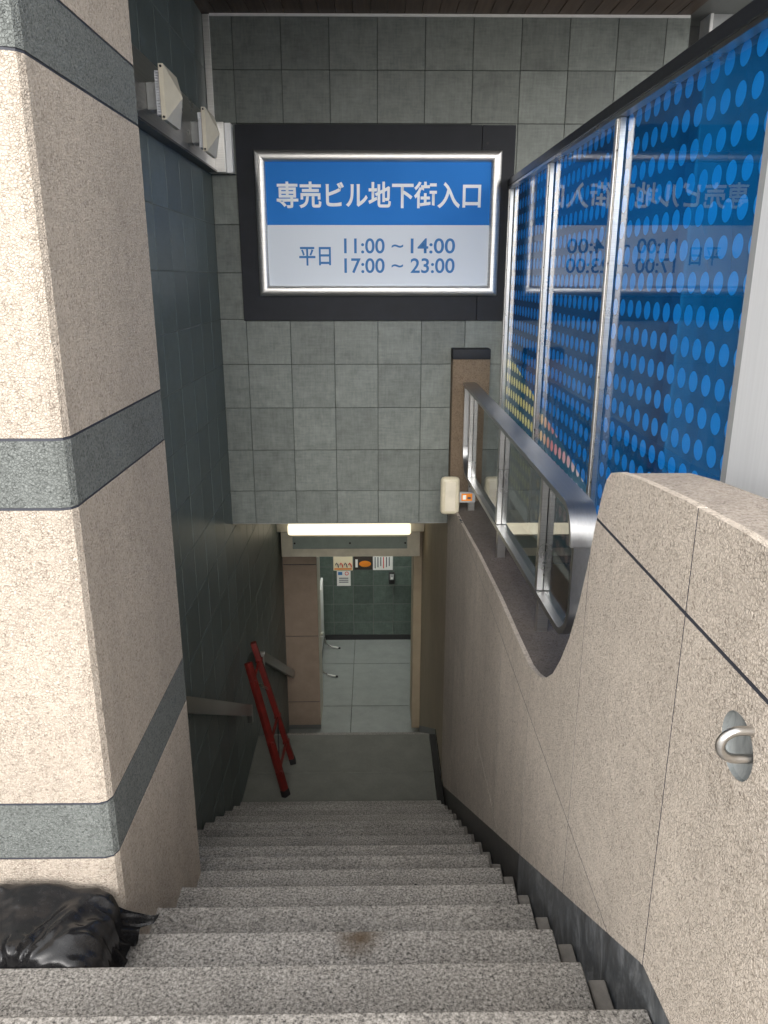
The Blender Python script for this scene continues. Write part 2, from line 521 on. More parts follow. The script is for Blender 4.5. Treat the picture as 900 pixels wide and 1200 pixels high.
def dot_film():
    """navy film printed with a square grid of pale dots; yellow, red and white dots below an arc"""
    k = NT('dotted_navy_film')
    k.t.nodes.remove(k.b)
    sp = k.n('ShaderNodeSeparateXYZ'); k.l(k.pos, sp.inputs[0])
    Y, Z = sp.outputs[1], sp.outputs[2]
    def cell(v, o, d):
        a = k.math('ADD', k.math('DIVIDE', k.math('SUBTRACT', v, o), d), 100.5)
        return k.math('MULTIPLY', k.math('SUBTRACT', k.math('FRACT', a), 0.5), d)
    cy_, cz_ = cell(Y, 2.312, 0.1000), cell(Z, -0.0145, 0.1025)
    r2 = k.math('SQRT', k.math('ADD', k.math('MULTIPLY', cy_, cy_), k.math('MULTIPLY', cz_, cz_)))
    dot = k.math('LESS_THAN', r2, 0.0335)
    below = k.math('LESS_THAN', Z, k.math('SUBTRACT', k.math('MULTIPLY', Y, 0.18), 1.629))
    arcm = k.math('MULTIPLY', below, k.math('GREATER_THAN', Y, 3.5))
    yr = k.n('ShaderNodeMapRange'); yr.inputs[1].default_value = 3.5; yr.inputs[2].default_value = 6.0
    k.l(Y, yr.inputs[0])
    warm = k.ramp(yr.outputs[0], [(0.0, (0.95, 0.93, 0.9)), (0.36, (0.9, 0.5, 0.5)), (0.55, (0.95, 0.85, 0.5))])
    dc_ = k.mix(arcm, (0.030, 0.40, 0.74), warm)
    base = k.ramp(k.noise(1.3, 3, 0.5, k.scaled((1, 1, 0.5))), [(0.35, (0.003, 0.05, 0.13)), (0.7, (0.006, 0.16, 0.32))])
    base = k.mix(k.math('MULTIPLY', arcm, 0.35), base, (0.45, 0.42, 0.22))
    col = k.mix(dot, base, dc_)
    d = k.n('ShaderNodeBsdfDiffuse'); t = k.n('ShaderNodeBsdfTranslucent')
    k.l(col, d.inputs[0]); k.l(col, t.inputs[0])
    mx = k.n('ShaderNodeMixShader'); mx.inputs[0].default_value = 0.7
    k.l(d.outputs[0], mx.inputs[1]); k.l(t.outputs[0], mx.inputs[2])
    clear = k.n('ShaderNodeBsdfTransparent'); clear.inputs[0].default_value = (0.10, 0.48, 0.76, 1)
    m2 = k.n('ShaderNodeMixShader')                       # between the dots the film lets one look through
    k.l(k.math('MULTIPLY', k.math('SUBTRACT', 1.0, dot), 0.5), m2.inputs[0])
    k.l(mx.outputs[0], m2.inputs[1]); k.l(clear.outputs[0], m2.inputs[2]); k.l(m2.outputs[0], k.out.inputs[0])
    return k.m
M['dot_film'] = dot_film()

def flat(name, col, rough=0.45):
    k = NT(name); k.col(col); k.pr(max(rough, 0.55), 0, 0.2); return k.m
k = NT('blue_sign_print')
k.col(k.ramp(k.noise(2.0, 2, 0.5), [(0.2, (0.022, 0.185, 0.60)), (0.8, (0.030, 0.215, 0.66))])); k.pr(0.65, 0, 0.15); M['sign_blue'] = k.m
M['sign_white'] = flat('pale_grey_sign_print', (0.70, 0.76, 0.84), 0.4)
M['sign_text_light'] = flat('pale_lettering', (0.84, 0.88, 0.92))
M['sign_text_blue'] = flat('blue_lettering', (0.055, 0.20, 0.48))
M['paper'] = flat('white_paper', (0.80, 0.80, 0.77), 0.6)
M['paper_cream'] = flat('cream_poster_print', (0.80, 0.72, 0.52), 0.5)
M['paper_dark'] = flat('dark_poster_print', (0.055, 0.045, 0.04), 0.5)
M['orange'] = flat('orange_print', (0.78, 0.25, 0.03), 0.5)
M['red_print'] = flat('red_print', (0.65, 0.05, 0.05), 0.5)
M['ink'] = flat('dark_ink', (0.06, 0.07, 0.09), 0.5)
M['window'] = plain('dark_window_glass', (0.03, 0.04, 0.05), 0.12, 0, 0.1)
M['facade'] = plain('pale_facade', (0.40, 0.41, 0.42), 0.7, 0, 0.08, 1.5)

# ================================================================== SETTING
# pavement: one sheet to the horizon with the stairwell cut out of it
bm = bmesh.new()
xs = [-400, -1.9, 1.02, 400]
ys = [-400, Y0 - 0.30, 9.5, 400]
vv = {(i, j): bm.verts.new((xs[i], ys[j], PAV - 0.004)) for i in range(4) for j in range(4)}
for i in range(3):
    for j in range(3):
        if (i, j) == (1, 1): continue
        bm.faces.new((vv[i, j], vv[i + 1, j], vv[i + 1, j + 1], vv[i, j + 1]))
tag(link('pavement', finish(bm), M['pave']), kind='structure')

# ---- staircase
st = thing('staircase', 'speckled grey granite stairs descending between the walls', 'staircase', (0, Y0, PAV))
def tread(n, x0, x1, yn, z, depth=GO + 0.03, mat='granite', name='tread'):
    bm = bmesh.new()
    bm_box(bm, x0, x1, yn - depth, yn, z - 0.04, z)
    es = [e for e in bm.edges if all(abs(v.co.y - yn) < 1e-6 for v in e.verts) and
          all(abs(v.co.z - z) < 1e-6 for v in e.verts) or all(abs(v.co.x - x1) < 1e-6 and v.co.z > z - 1e-6 for v in e.verts)
          or all(abs(v.co.x - x1) < 1e-6 and abs(v.co.y - yn) < 1e-6 for v in e.verts)]
    bmesh.ops.bevel(bm, geom=es, offset=0.007, segments=3, affect='EDGES', profile=0.5)
    return link(name, finish(bm, smooth=40), M[mat], st)
for n in range(15):
    yn, z = Y0 + n * GO, -(H0 + n * RISE)
    x0 = -3.0 if n <= 2 else (-0.80 if n <= 5 else -1.127)
    x1 = 0.611 if n == 0 else 0.556 + random.uniform(-.003, .003)
    yn += random.uniform(-.003, .003)
    tread(n, x0, x1, yn, z, depth=(1.6 if n == 0 else GO + 0.03))
    box('riser', x0, x1 - 0.004, yn - 0.05, yn - 0.018, z - RISE - 0.002, z - 0.041, M['granite'], st)
    if n > 0:
        # mortar block in the channel beside the step
        box('channel_block', 0.566, 0.611, yn - GO - 0.01, yn - 0.028 + random.uniform(-.006, .006), z - 0.20, z - 0.028 + random.uniform(-.004, .004), M['block'], st, 0.003)
        if n >= 6:
            box('channel_block', -1.169, -1.135, yn - GO - 0.01, yn - 0.03, z - 0.22, z - 0.05, M['black_gloss'], st, 0.003)
# landing slabs between the flights
ya = Y0 + 14 * GO - 0.04
for a, b in ((ya, 6.186), (6.190, YL)):
    for c, d in ((-1.169, 0.549),):
        box('landing_slab', c, d, a, b, ZL - 0.05, ZL, M['granite_dull'], st, 0.002)
box('landing_border', 0.552, 0.610, ya, YL, ZL - 0.05, ZL + 0.004, M['black_gloss'], st, 0.002)
for n in range(1, K2):
    yn, z = YL + n * GO, ZL - n * RISE
    tread(n, -1.169, 0.611, yn, z, mat='granite')
    box('riser', -1.169, 0.611, yn - 0.05, yn - 0.018, z - RISE, z - 0.041, M['granite'], st)
box('riser', -1.169, 0.611, YL - 0.05, YL - 0.015, ZL - RISE, ZL - 0.051, M['granite_dull'], st)
# solid under the steps
poly = [(Y0 - 0.4, PAV - 0.06), (Y0 + 14 * GO, ZL - 0.06 + 0.0), (YL, ZL - 0.06), (YL + 7 * GO, ZF - 0.06), (YL + 7 * GO, ZF - 0.6), (Y0 - 0.4, ZF - 0.6)]
poly = [(Y0 - 0.4, PAV - 0.25), (Y0 + 14 * GO, ZL - 0.09), (YL - 0.06, ZL - 0.09), (YL + 7 * GO - .06, ZF - 0.06), (YL + 7 * GO - .06, ZF - 0.7), (Y0 - 0.4, ZF - 0.7)]
link('stair_core', prism_x(poly, -1.20, 0.66), M['concrete'], st)

# passage floor beyond the doorway, laid with big slabs
fl = link('passage_floor', box_mesh(-3.2, 2.6, YL + 7 * GO - 0.03, 13.0, ZF - 0.2, ZF - 0.012), M['grout'])
tag(fl, kind='structure')
for i in range(-3, 3):
    for j in range(4):
        x0 = -0.33 + 1.28 * i; y0 = 8.6 + 1.28 * j
        a, b = max(x0 + .004, -3.2), min(x0 + 1.276, 2.6)
        c, d = max(y0 + .006, YL + 7 * GO), min(y0 + 1.274, 12.02)
        if b > a and d > c and x0 > -3:
            box('floor_slab', a, b, c, d, ZF - 0.03, ZF, M['granite_floor'], fl, 0.0015)

# ---- tiled walls
TT = 0.010
_tiles = {}
def tile_mesh(w, h, axis):
    key = (round(w, 3), round(h, 3), axis)
    if key not in _tiles:
        g = 0.0018
        if axis == 'Y':
            me = box_mesh(-w / 2 + g, w / 2 - g, 0, TT, -h / 2 + g, h / 2 - g, 0.0018)
        else:
            g = 0.0030
            me = box_mesh(-TT, 0, -w / 2 + g, w / 2 - g, -h / 2 + g, h / 2 - g, 0.0018)
        _tiles[key] = me
    return _tiles[key]
def tile_at(parent, axis, u0, u1, z0, z1, face, mat, sign=1):
    w, h = u1 - u0, z1 - z0
    if w < 0.01 or h < 0.01: return
    me = tile_mesh(w, h, axis)
    if len(me.materials) == 0: me.materials.append(mat)
    elif me.materials[0] != mat:
        key = (round(w, 3), round(h, 3), axis, mat.name)
        if key not in _tiles:
            me = me.copy(); me.materials.clear(); me.materials.append(mat); _tiles[key] = me
        me = _tiles[key]
    e = random.uniform(-.0006, .0006)
    c = ((u0 + u1) / 2, face + e, (z0 + z1) / 2) if axis == 'Y' else (face + e, (u0 + u1) / 2, (z0 + z1) / 2)
    return link('tile', me, mat, parent, c)

ZTOP, ZLINT = 1.741, -1.942
bw = thing('tiled_back_wall', 'grey green square tiled wall over the stairwell carrying the blue sign', 'wall', (0, YB, ZLINT))
box('backing', -1.60, 2.22, YB + TT, YB + 0.30, -1.51, ZTOP + 0.3, M['grout'], bw)
box('lintel_backing', -1.20, 0.625, YB + TT, YB + 0.30, ZLINT + 0.002, -1.51, M['grout'], bw)
box('lintel_soffit', -1.168, 0.608, YB + TT + 0.002, YB + 0.295, ZLINT - 0.008, ZLINT + 0.001, M['concrete'], bw)
vx = [-1.17, -0.972] + [-0.972 + 0.3362 * i for i in range(1, 10)]
vx = [v for v in vx if v < 2.2] + [2.22]
vz = [ZTOP - 0.3405 * i for i in range(11)] + [ZLINT]
for i in range(len(vx) - 1):
    for j in range(len(vz) - 1):
        a, b, t, l = vx[i], vx[i + 1], vz[j], vz[j + 1]
        if a > -0.98 and b < 1.03 and t < 1.10 and l > -0.33: continue      # behind the sign board
        if (a + b) / 2 > 0.612 and t < -1.45: continue
        if a < 0.612 < b and t < -1.5: b = 0.609
        tile_at(bw, 'Y', a, b, l, t, YB, M['tile'])
box('corner_trim', -1.168, -1.122, YB - 0.014, YB, 1.052, ZTOP - 0.002, M['alu'], bw, 0.002)
box('ceiling_trim', -1.12, 2.21, YB - 0.012, YB - 0.0005, ZTOP - 0.012, ZTOP + 0.004, M['white'], bw)

lw = thing('tiled_stair_wall', 'slate tiled wall, shaded in its colour, along the left side of the stairs', 'wall', (XL, 6, ZF))
box('backing', XL - 0.28, XL - TT * 0.35, 1.95, 9.30, ZF - 0.4, ZTOP + 0.3, M['grout_pale'], lw)
yv = [YB - 0.3362 * i for i in range(7, 0, -1)] + [YB + 0.3362 * i for i in range(0, 10)] + [9.30]
zz = [ZTOP - 0.3405 * i for i in range(24)]
for i in range(len(yv) - 1):
    for j in range(len(zz) - 1):
        y0, y1, t, l = yv[i], yv[i + 1], zz[j], zz[j + 1]
        if y1 - y0 < .02: continue
        if t < nosing_z(y1) - 0.02 and t < nosing_z(y0) - 0.02: continue
        if y0 > YB + 0.2 and l > -1.75 - 0.36 * (y0 - YB): continue          # above the passage soffit
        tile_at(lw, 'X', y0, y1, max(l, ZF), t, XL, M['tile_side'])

# ---- left pillar
pl = thing('pillar', 'beige stone rendered pillar with dark grey horizontal bands beside the stairs', 'pillar', (-1.3, 2.4, -2.0))
PX, PY0, PY1 = -0.772, 1.917, 2.82
def pillar_section(name, z0, z1, mat, inset=0.0):
    c = 0.032
    X, a, b = PX - inset, PY0 + inset, PY1
    return link(name, prism_z([(-2.6, a), (X - c, a), (X - c * .3, a + c * .3), (X, a + c), (X, b), (-2.6, b)], z0, z1), mat, pl)
lev = [(-2.55, -1.655, 'beige', 'block'), (-1.655, -1.465, 'band', 'band'), (-1.465, -0.570, 'beige', 'block'), (-0.570, -0.388, 'band', 'band'),
       (-0.388, 0.481, 'beige', 'block'), (0.481, 0.655, 'band', 'band'), (0.655, 1.74, 'beige', 'block')]
for z0, z1, m_, nm in lev:
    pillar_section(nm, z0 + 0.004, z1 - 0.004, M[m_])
for z in (-1.655, -1.465, -0.570, -0.388, 0.481, 0.655):
    pillar_section('joint', z - 0.0042, z + 0.0042, M['joint'], 0.0025)

# ---- right-hand parapet wall with the scooped end
pw = thing('parapet_wall', 'beige stone rendered parapet wall with a scooped end along the right of the stairs', 'wall', (XR, 4, -3))
scoop = [(1.20, -0.402), (1.45, -0.418), (1.70, -0.441), (1.86, -0.462), (1.925, -0.480), (1.96, -0.508), (1.985, -0.555), (2.02, -0.64), (2.066, -0.79), (2.126, -0.942), (2.20, -1.085),
         (2.285, -1.205), (2.37, -1.30), (2.455, -1.363), (2.54, -1.408), (2.62, -1.437), (2.744, -1.466), (3.03, -1.482), (3.48, -1.497), (4.30, -1.557), (5.256, -1.655), (6.095, -1.72)]
def skirt_z(y):
    if y < 1.38: return -1.478 - 0.02 * max(0, (y - 1.1) / .28)
    if y < 5.90: return -1.503 - (y - 1.38) * 0.6300
    if y < YL: return -1.503 - 4.52 * 0.63
    return max(ZF + 0.08, -1.503 - 4.52 * .63 - (y - YL) * 0.63)
low = [(0.2, -1.478)] + [(1.2, -1.482), (1.33, -1.492), (1.40, -1.515)] + [(y, skirt_z(y)) for y in (2.0, 3.0, 4.0, 5.0, 5.90, 6.095)]
outline = [(0.2, -0.40)] + scoop + low[::-1]
RC = (1.128, -0.757)
YJ = [0.2, 0.73, 1.388, 2.052, 2.71, 3.37, 4.03, 4.69, 5.35, 6.095]
ZJ = [-0.2, -0.632, -1.655, -2.645, -3.635, -4.7]
for i in range(len(YJ) - 1):
    for j in range(len(ZJ) - 1):
        g = 0.0028
        p = clip_rect(outline, YJ[i] + g, YJ[i + 1] - g, ZJ[j + 1] + (0.005 if j == 0 else g), ZJ[j] - (0.005 if j == 1 else g))
        if YJ[i] < 1.1 < YJ[i + 1] and j == 1:             # round recess for the ring, cut by a keyhole slit
            q = [(RC[0] + 0.058 * math.cos(a), RC[1] + 0.058 * math.sin(a)) for a in [-PI / 2 - 2 * PI * t_ / 40 for t_ in range(41)]]
            lowe = [(RC[0] - 0.00002, -1.475), (RC[0], -1.475)]
            p = [(YJ[i] + g, ZJ[j] - .005), (YJ[i + 1] - g, ZJ[j] - .005), (YJ[i + 1] - g, skirt_z(1.385)), (1.2, -1.482), (RC[0] + 0.00002, -1.481)] + \
                [(y + (0.00002 if t_ == 0 else 0), z) for t_, (y, z) in enumerate(q[::-1][::-1][::-1])] + [(RC[0] - 0.00002, -1.481), (YJ[i] + g, -1.479)]
        if p and area(p) > 1e-4:
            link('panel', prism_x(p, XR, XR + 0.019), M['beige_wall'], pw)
ins = lambda P, d: [(y, z - d) for y, z in P]
near_core = [(0.2, -0.403)] + [(y, z - 0.003) for y, z in scoop if y < 2.46] + [(2.46, -2.45), (0.2, -2.2)]
link('coping', prism_x(near_core, XR + 0.016, 0.79), M['beige_top'], pw)
far_core = [(2.462, -1.366)] + [(y, z - 0.002) for y, z in scoop if y > 2.46] + [(6.095, -4.7), (2.462, -2.6)]
link('ledge', prism_x(far_core, XR + 0.0165, 1.02), M['brown'], pw)
for i in range(1, len(YJ) - 1):
    p = clip_rect(outline, YJ[i] - 0.007, YJ[i] + 0.007, -4.6, -0.3)
    if p: link('joint', prism_x([(y, z - 0.0015) for y, z in p], XR + 0.0007, XR + 0.0155), M['joint'], pw)
for j in range(1, len(ZJ) - 1):
    for a, b in ((0.2, 1.95), (1.95, 6.0)) if j == 1 else ((0.2, 6.09),):
        p = clip_rect(outline, a, b, ZJ[j] - 0.010, ZJ[j] + 0.010)
        if p and area(p) > 1e-4: link('joint', prism_x(p, XR + 0.0011, XR + 0.0152), M['joint'], pw)
# skirting
sk_lo = [(y, nosing_z(y) - 0.42) for y in (0.2, 1.0, 1.6, 2.735)]
near = [(0.2, -1.481), (1.2, -1.485), (1.33, -1.495), (1.40, -1.518), (2.735, skirt_z(2.735) - .003)] + sk_lo[::-1]
link('marble_skirting', prism_x(near, XR + 0.004, XR + 0.012, 0.001), M['marble'], pw)
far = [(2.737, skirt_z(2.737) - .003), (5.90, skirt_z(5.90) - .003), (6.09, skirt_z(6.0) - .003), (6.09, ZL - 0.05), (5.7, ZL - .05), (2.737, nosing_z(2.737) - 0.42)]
link('black_skirting', prism_x(far, XR + 0.004, XR + 0.012, 0.001), M['black_gloss'], pw)  # other stone than the near marble; its black also holds shade
# mooring ring in a round recess plate
th_ = [2 * PI * k_ / 32 for k_ in range(32)]
RC = (1.128, -0.757)
rp = thing('wall_ring', 'stainless steel ring on a round plate set in the beige parapet wall', 'ring', (XR, RC[0], RC[1]))
bm = bmesh.new()
prof = [(0.0579, -0.001), (0.0572, -0.010), (0.048, -0.0135), (0.0, 0.001)]
rings = []
for r_, d_ in prof[:-1]:
    rings.append([bm.verts.new((XR - d_, RC[0] + r_ * math.cos(a), RC[1] + r_ * math.sin(a))) for a in th_])
for A, B in zip(rings[:-1], rings[1:]):
    for i in range(32): bm.faces.new((A[i], A[(i + 1) % 32], B[(i + 1) % 32], B[i]))
bm.faces.new(rings[-1])
link('recess_plate', finish(bm, smooth=40), M['galv'], rp)
pts = [(XR + 0.012, 1.085, -0.727 + 0.026)]
for a in range(0, 181, 15):
    aa = math.radians(a)
    pts.append((XR - 0.020 - 0.030 * math.sin(aa), 1.085, -0.727 + 0.026 * math.cos(aa)))
pts.append((XR + 0.012, 1.085, -0.727 - 0.026))
link('ring', tube(pts, 0.0080, 14, True, (0, 1, 0)), M['steel'], rp)

# stub post where the ledge meets the tiled wall
sp = thing('end_post', 'tan stone rendered stub post with dark top against the tiled wall', 'post', (0.75, 6.02, -1.7))
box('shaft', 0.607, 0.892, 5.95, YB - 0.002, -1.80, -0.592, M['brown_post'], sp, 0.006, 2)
box('top_band', 0.605, 0.894, 5.948, YB - 0.0015, -0.5915, -0.515, M['board'], sp, 0.006, 2)  # top of the post, darker than the shaft

# passage below the tiled wall
pr_ = thing('passage_wall', 'tan plastered wall of the lower passage right of the doorway', 'wall', (XR, 7.7, ZF))
box('lower_panel', XR + 0.002, 0.95, 6.098, 7.72, ZF - .2, -1.51, M['plaster'], pr_)
box('lower_panel', XR + 0.002, 0.95, 7.725, 9.30, ZF - .2, -1.51, M['plaster'], pr_)
link('black_skirting', prism_x([(6.1, skirt_z(6.1)), (YL, skirt_z(YL)), (9.2, ZF + 0.1), (9.2, ZF - .1), (8.9, ZF - .1), (YL, ZL - .3), (6.1, ZL - .2)], XR - 0.006, XR + 0.0015), M['black_gloss'], pr_)
box('jamb', 0.508, 0.95, 9.305, 9.80, ZF - .1, -2.7, M['plaster'], pr_, 0.004)
sf = tag(link('passage_soffit', prism_x([(YB + 0.295, ZLINT + 0.01), (9.3, -2.80), (9.3, -2.5), (YB + 0.295, -1.6)], XL - .1, XR + .2), M['concrete']), kind='structure')

dc = thing('doorway_column', 'brown plastered column left of the basement doorway', 'column', (-0.95, 9.5, ZF))
zs = [ZF + 0.0, -5.510, -4.530, -3.520, -3.0]
for a, b in zip(zs[:-1], zs[1:]):
    box('panel', XL - 0.2, -0.737, 9.305, 9.328, a + 0.006, b - 0.006, M['pink_brown'], dc, 0.003)
box('core', XL - 0.2, -0.737 - 0.004, 9.329, 9.88, ZF - .05, -2.9, M['cream'], dc)
box('joint_backing', XL - 0.2, -0.7405, 9.3175, 9.3285, ZF, -3.0, M['joint'], dc)
box('base_strip', XL, -0.735, 9.295, 9.304, ZF, ZF + 0.06, M['darkgrey'], dc, 0.002)

hd = thing('doorway_header', 'cream painted header box over the basement doorway', 'header', (-0.29, 9.1, -3.3))
box('frame', -1.143, 0.567, 9.00, 9.30, -3.302, -2.985, M['cream'], hd, 0.006, 2)
box('upper_infill', XL - 0.1, XR + .1, 9.18, 9.32, -2.984, -2.4, M['cream'], hd)
cp = box('cover_plate', -1.0, 0.41, 8.985, 8.9995, -3.192, -3.040, M['greymetal'], hd, 0.002)
for x in (-0.975, -0.295, 0.385):
    link('screw', tube([(x, 8.985, -3.118), (x, 8.978, -3.118)], 0.012, 10), M['rubber'], cp)
lf = thing('fluorescent_light', 'lit warm white fluorescent light over the basement doorway', 'light', (-0.29, 8.85, -2.86))
box('housing', -1.165, 0.606, 8.80, 8.98, -2.915, -2.72, M['cream'], lf, 0.006, 2)
box('diffuser', -1.02, 0.437, 8.66, 8.795, -2.915, -2.78, M['tube'], lf, 0.03, 3)

# back room
rm = tag(link('back_room_ceiling', box_mesh(-3.2, 2.6, 9.33, 13.0, -3.0, -2.8), M['white']), kind='structure')
fw = thing('green_tiled_wall', 'green tiled far wall of the basement passage carrying posters', 'wall', (0, 12.03, ZF))
box('backing', -3.2, 2.6, 12.03 + TT * .4, 12.3, ZF - .2, -2.8, M['grout_pale'], fw)
for i in range(-2, 4):
    for j in range(7):
        a = -0.683 + 0.334 * i; t = -4.595 + 0.334 * 2 - 0.334 * j
        tile_at(fw, 'Y', a + .003, a + 0.331, max(t - 0.331, ZF + .09), t - .003, 12.03, M['tile_green'])
box('skirting', -3.2, 2.6, 12.015, 12.029, ZF, ZF + 0.088, M['black_gloss'], fw)
sw_ = thing('back_room_side_wall', 'pale plastered side wall of the basement passage', 'wall', (-3.3, 11, ZF))
box('leaf', -3.4, -3.2, 9.3, 12.3, ZF - .2, -2.8, M['plaster'], sw_)
box('leaf', 2.6, 2.8, 9.3, 12.3, ZF - .2, -2.8, M['plaster'], sw_)
box('leaf', 0.95, 2.7, 9.305, 9.5, ZF - .2, -2.8, M['plaster'], sw_)
box('leaf', -3.3, XL - 0.21, 9.305, 9.5, ZF - .2, -2.8, M['plaster'], sw_)
rl = thing('ceiling_light', 'lit ceiling tube light above the posters in the back room', 'light', (-0.1, 11.2, -3.05))
box('housing', -0.85, 0.75, 11.45, 11.70, -3.05, -3.0015, M['white'], rl, 0.004)
box('tube_cover', -0.8, 0.7, 11.49, 11.66, -3.10, -3.051, M['tube_room'], rl, 0.015, 2)

# canopy: its unseen length towards the camera is chosen for the light
cn = thing('canopy_ceiling', 'dark brown boarded canopy ceiling over the entrance', 'ceiling', (0.5, 4, ZTOP))
bwid = 0.118
nb = 0
x = -1.9
while x < 2.22:
    box('board', x + 0.002, min(x + bwid, 2.215) - 0.002, 1.8, YB + 0.008, ZTOP + 0.006, ZTOP + 0.024, M['wood'], cn, 0.002)
    x += bwid
box('deck', -2.2, 2.6, 1.8, YB + 0.3, ZTOP + 0.025, ZTOP + 0.30, M['darkgrey'], cn)

# recess, column and fixture right of the canopy
rw = thing('recess_wall', 'dark grey recessed wall right of the tiled back wall', 'wall', (2.8, 6.6, PAV))
box('panel', 2.222, 2.60, 6.45, 6.6, PAV, 2.1, M['darkgrey'], rw)
box('panel', 2.604, 4.8, 6.45, 6.6, PAV, 2.1, M['tile'], rw)
gc = thing('grey_column', 'pale grey square column behind the glass screen', 'column', (2.45, 6.2, PAV))
box('shaft', 2.385, 2.53, 6.14, 6.30, PAV, 2.3, M['grey'], gc, 0.004)
box('edge_strip', 2.360, 2.384, 6.12, 6.30, PAV, 1.80, M['white'], gc, 0.004)
box('bracket', 2.36, 2.56, 6.09, 6.139, 1.80, 2.1, M['white'], gc, 0.004)
fx = thing('white_sign_box', 'white box fixture at the top right edge beside the grey column', 'box', (2.8, 6.2, 1.8))
box('body', 2.58, 3.2, 6.10, 6.35, 1.80, 2.05, M['white'], fx, 0.01, 2)
box('lip', 2.62, 3.2, 6.06, 6.0995, 1.745, 1.80, M['white'], fx, 0.004)

# ================================================================== SIGN
sb = thing('sign_board', 'charcoal backing board behind the framed blue sign on the tiled wall', 'board', (0.02, YB, -0.31))
SX0, SX1 = -0.983, 1.030
for a, b, c, d in ((SX0, 0.788, -0.310, 1.048), (0.791, SX1, -0.310, 1.048)):
    box('panel', a, b, YB - 0.026, YB - 0.001, c, d, M['board'], sb, 0.002)
bolt = tube([(0.83, YB - .0262, 0.93), (0.83, YB - .031, 0.93)], 0.008, 10)
link('bolt', bolt, M['rubber'], sb)
sg = thing('entrance_sign', 'framed blue and pale grey sign with Japanese lettering and opening hours', 'sign', (0.04, YB - .03, -0.13))
FX0, FX1, FZ0, FZ1 = -0.852, 0.937, -0.131, 0.880
FW = 0.078
yb = YB - 0.0265
def frame_side(p, q, inw):
    """rounded picture-frame moulding between mitred corners p, q (x, z); inw = inward direction"""
    bm = bmesh.new()
    d = Vector(q) - Vector(p)
    n = 8
    prof = [(0.0, 0.0)] + [(FW * (0.5 - 0.5 * math.cos(PI * k_ / n)), 0.006 + 0.040 * math.sin(PI * k_ / n) ** 0.7) for k_ in range(n + 1)] + [(FW, 0.0)]
    dv = d.normalized(); iv = Vector(inw)
    A, B = [], []
    for w_, t_ in prof:
        a = Vector(p) + iv * w_ + dv * w_; b = Vector(q) + iv * w_ - dv * w_
        A.append(bm.verts.new((a.x, yb - t_, a.y))); B.append(bm.verts.new((b.x, yb - t_, b.y)))
    for i in range(len(prof) - 1): bm.faces.new((A[i], A[i + 1], B[i + 1], B[i]))
    bm.faces.new(A[::-1]); bm.faces.new(B)
    return link('frame_side', finish(bm, smooth=50), M['alu'], sg)
frame_side((FX0, FZ0), (FX1, FZ0), (0, 1)); frame_side((FX1, FZ1), (FX0, FZ1), (0, -1))
frame_side((FX0, FZ1), (FX0, FZ0), (1, 0)); frame_side((FX1, FZ0), (FX1, FZ1), (-1, 0))
IX0, IX1, IZ0, IZ1 = FX0 + FW - .004, FX1 - FW + .004, FZ0 + FW - .004, FZ1 - FW + .004
box('blue_field', IX0, IX1, yb - 0.010, yb - 0.0005, 0.375, IZ1, M['sign_blue'], sg)
box('pale_field', IX0, IX1, yb - 0.010, yb - 0.0005, IZ0, 0.3745, M['sign_white'], sg)

def text_part(name, body, x0, x1, z0, z1, y, mat, parent, bold=0.0, keep=False):
    cu = bpy.data.curves.new('t', 'FONT')
    cu.body = body
    cu.size = 1.0
    cu.offset = bold
    cu.fill_mode = 'FRONT'
    cu.resolution_u = 6
    ob = bpy.data.objects.new('t', cu)
    C.objects.link(ob)
    bpy.context.view_layer.update()
    dg = bpy.context.evaluated_depsgraph_get()
    me = bpy.data.meshes.new_from_object(ob.evaluated_get(dg))
    bpy.data.objects.remove(ob)
    xs_ = [v.co.x for v in me.vertices]; zs_ = [v.co.y for v in me.vertices]
    ax, bx_, az_, bz_ = min(xs_), max(xs_), min(zs_), max(zs_)
    for v in me.vertices:
        v.co = Vector((x0 + (v.co.x - ax) / (bx_ - ax) * (x1 - x0), y, z0 + (v.co.y - az_) / (bz_ - az_) * (z1 - z0)))
    me.materials.clear()
    me.update()
    return link(name, me, mat, parent)
yt = yb - 0.0115
text_part('heading_lettering', '専売ビル地下街入口', -0.700, 0.792, 0.490, 0.672, yt, M['sign_text_light'], sg, 0.022)
text_part('weekday_lettering', '平日', -0.548, -0.312, 0.090, 0.222, yt, M['sign_text_blue'], sg, 0.016)
for a, b, z in (('11:00', '14:00', 0.176), ('17:00', '23:00', 0.036)):
    text_part('hours_lettering', a, -0.213, 0.088, z, z + 0.107, yt, M['sign_text_blue'], sg, 0.014)
    text_part('hours_dash', '~', 0.140, 0.226, z + 0.040, z + 0.064, yt, M['sign_text_blue'], sg, 0.014)
    text_part('hours_lettering', b, 0.282, 0.612, z, z + 0.107, yt, M['sign_text_blue'], sg, 0.014)

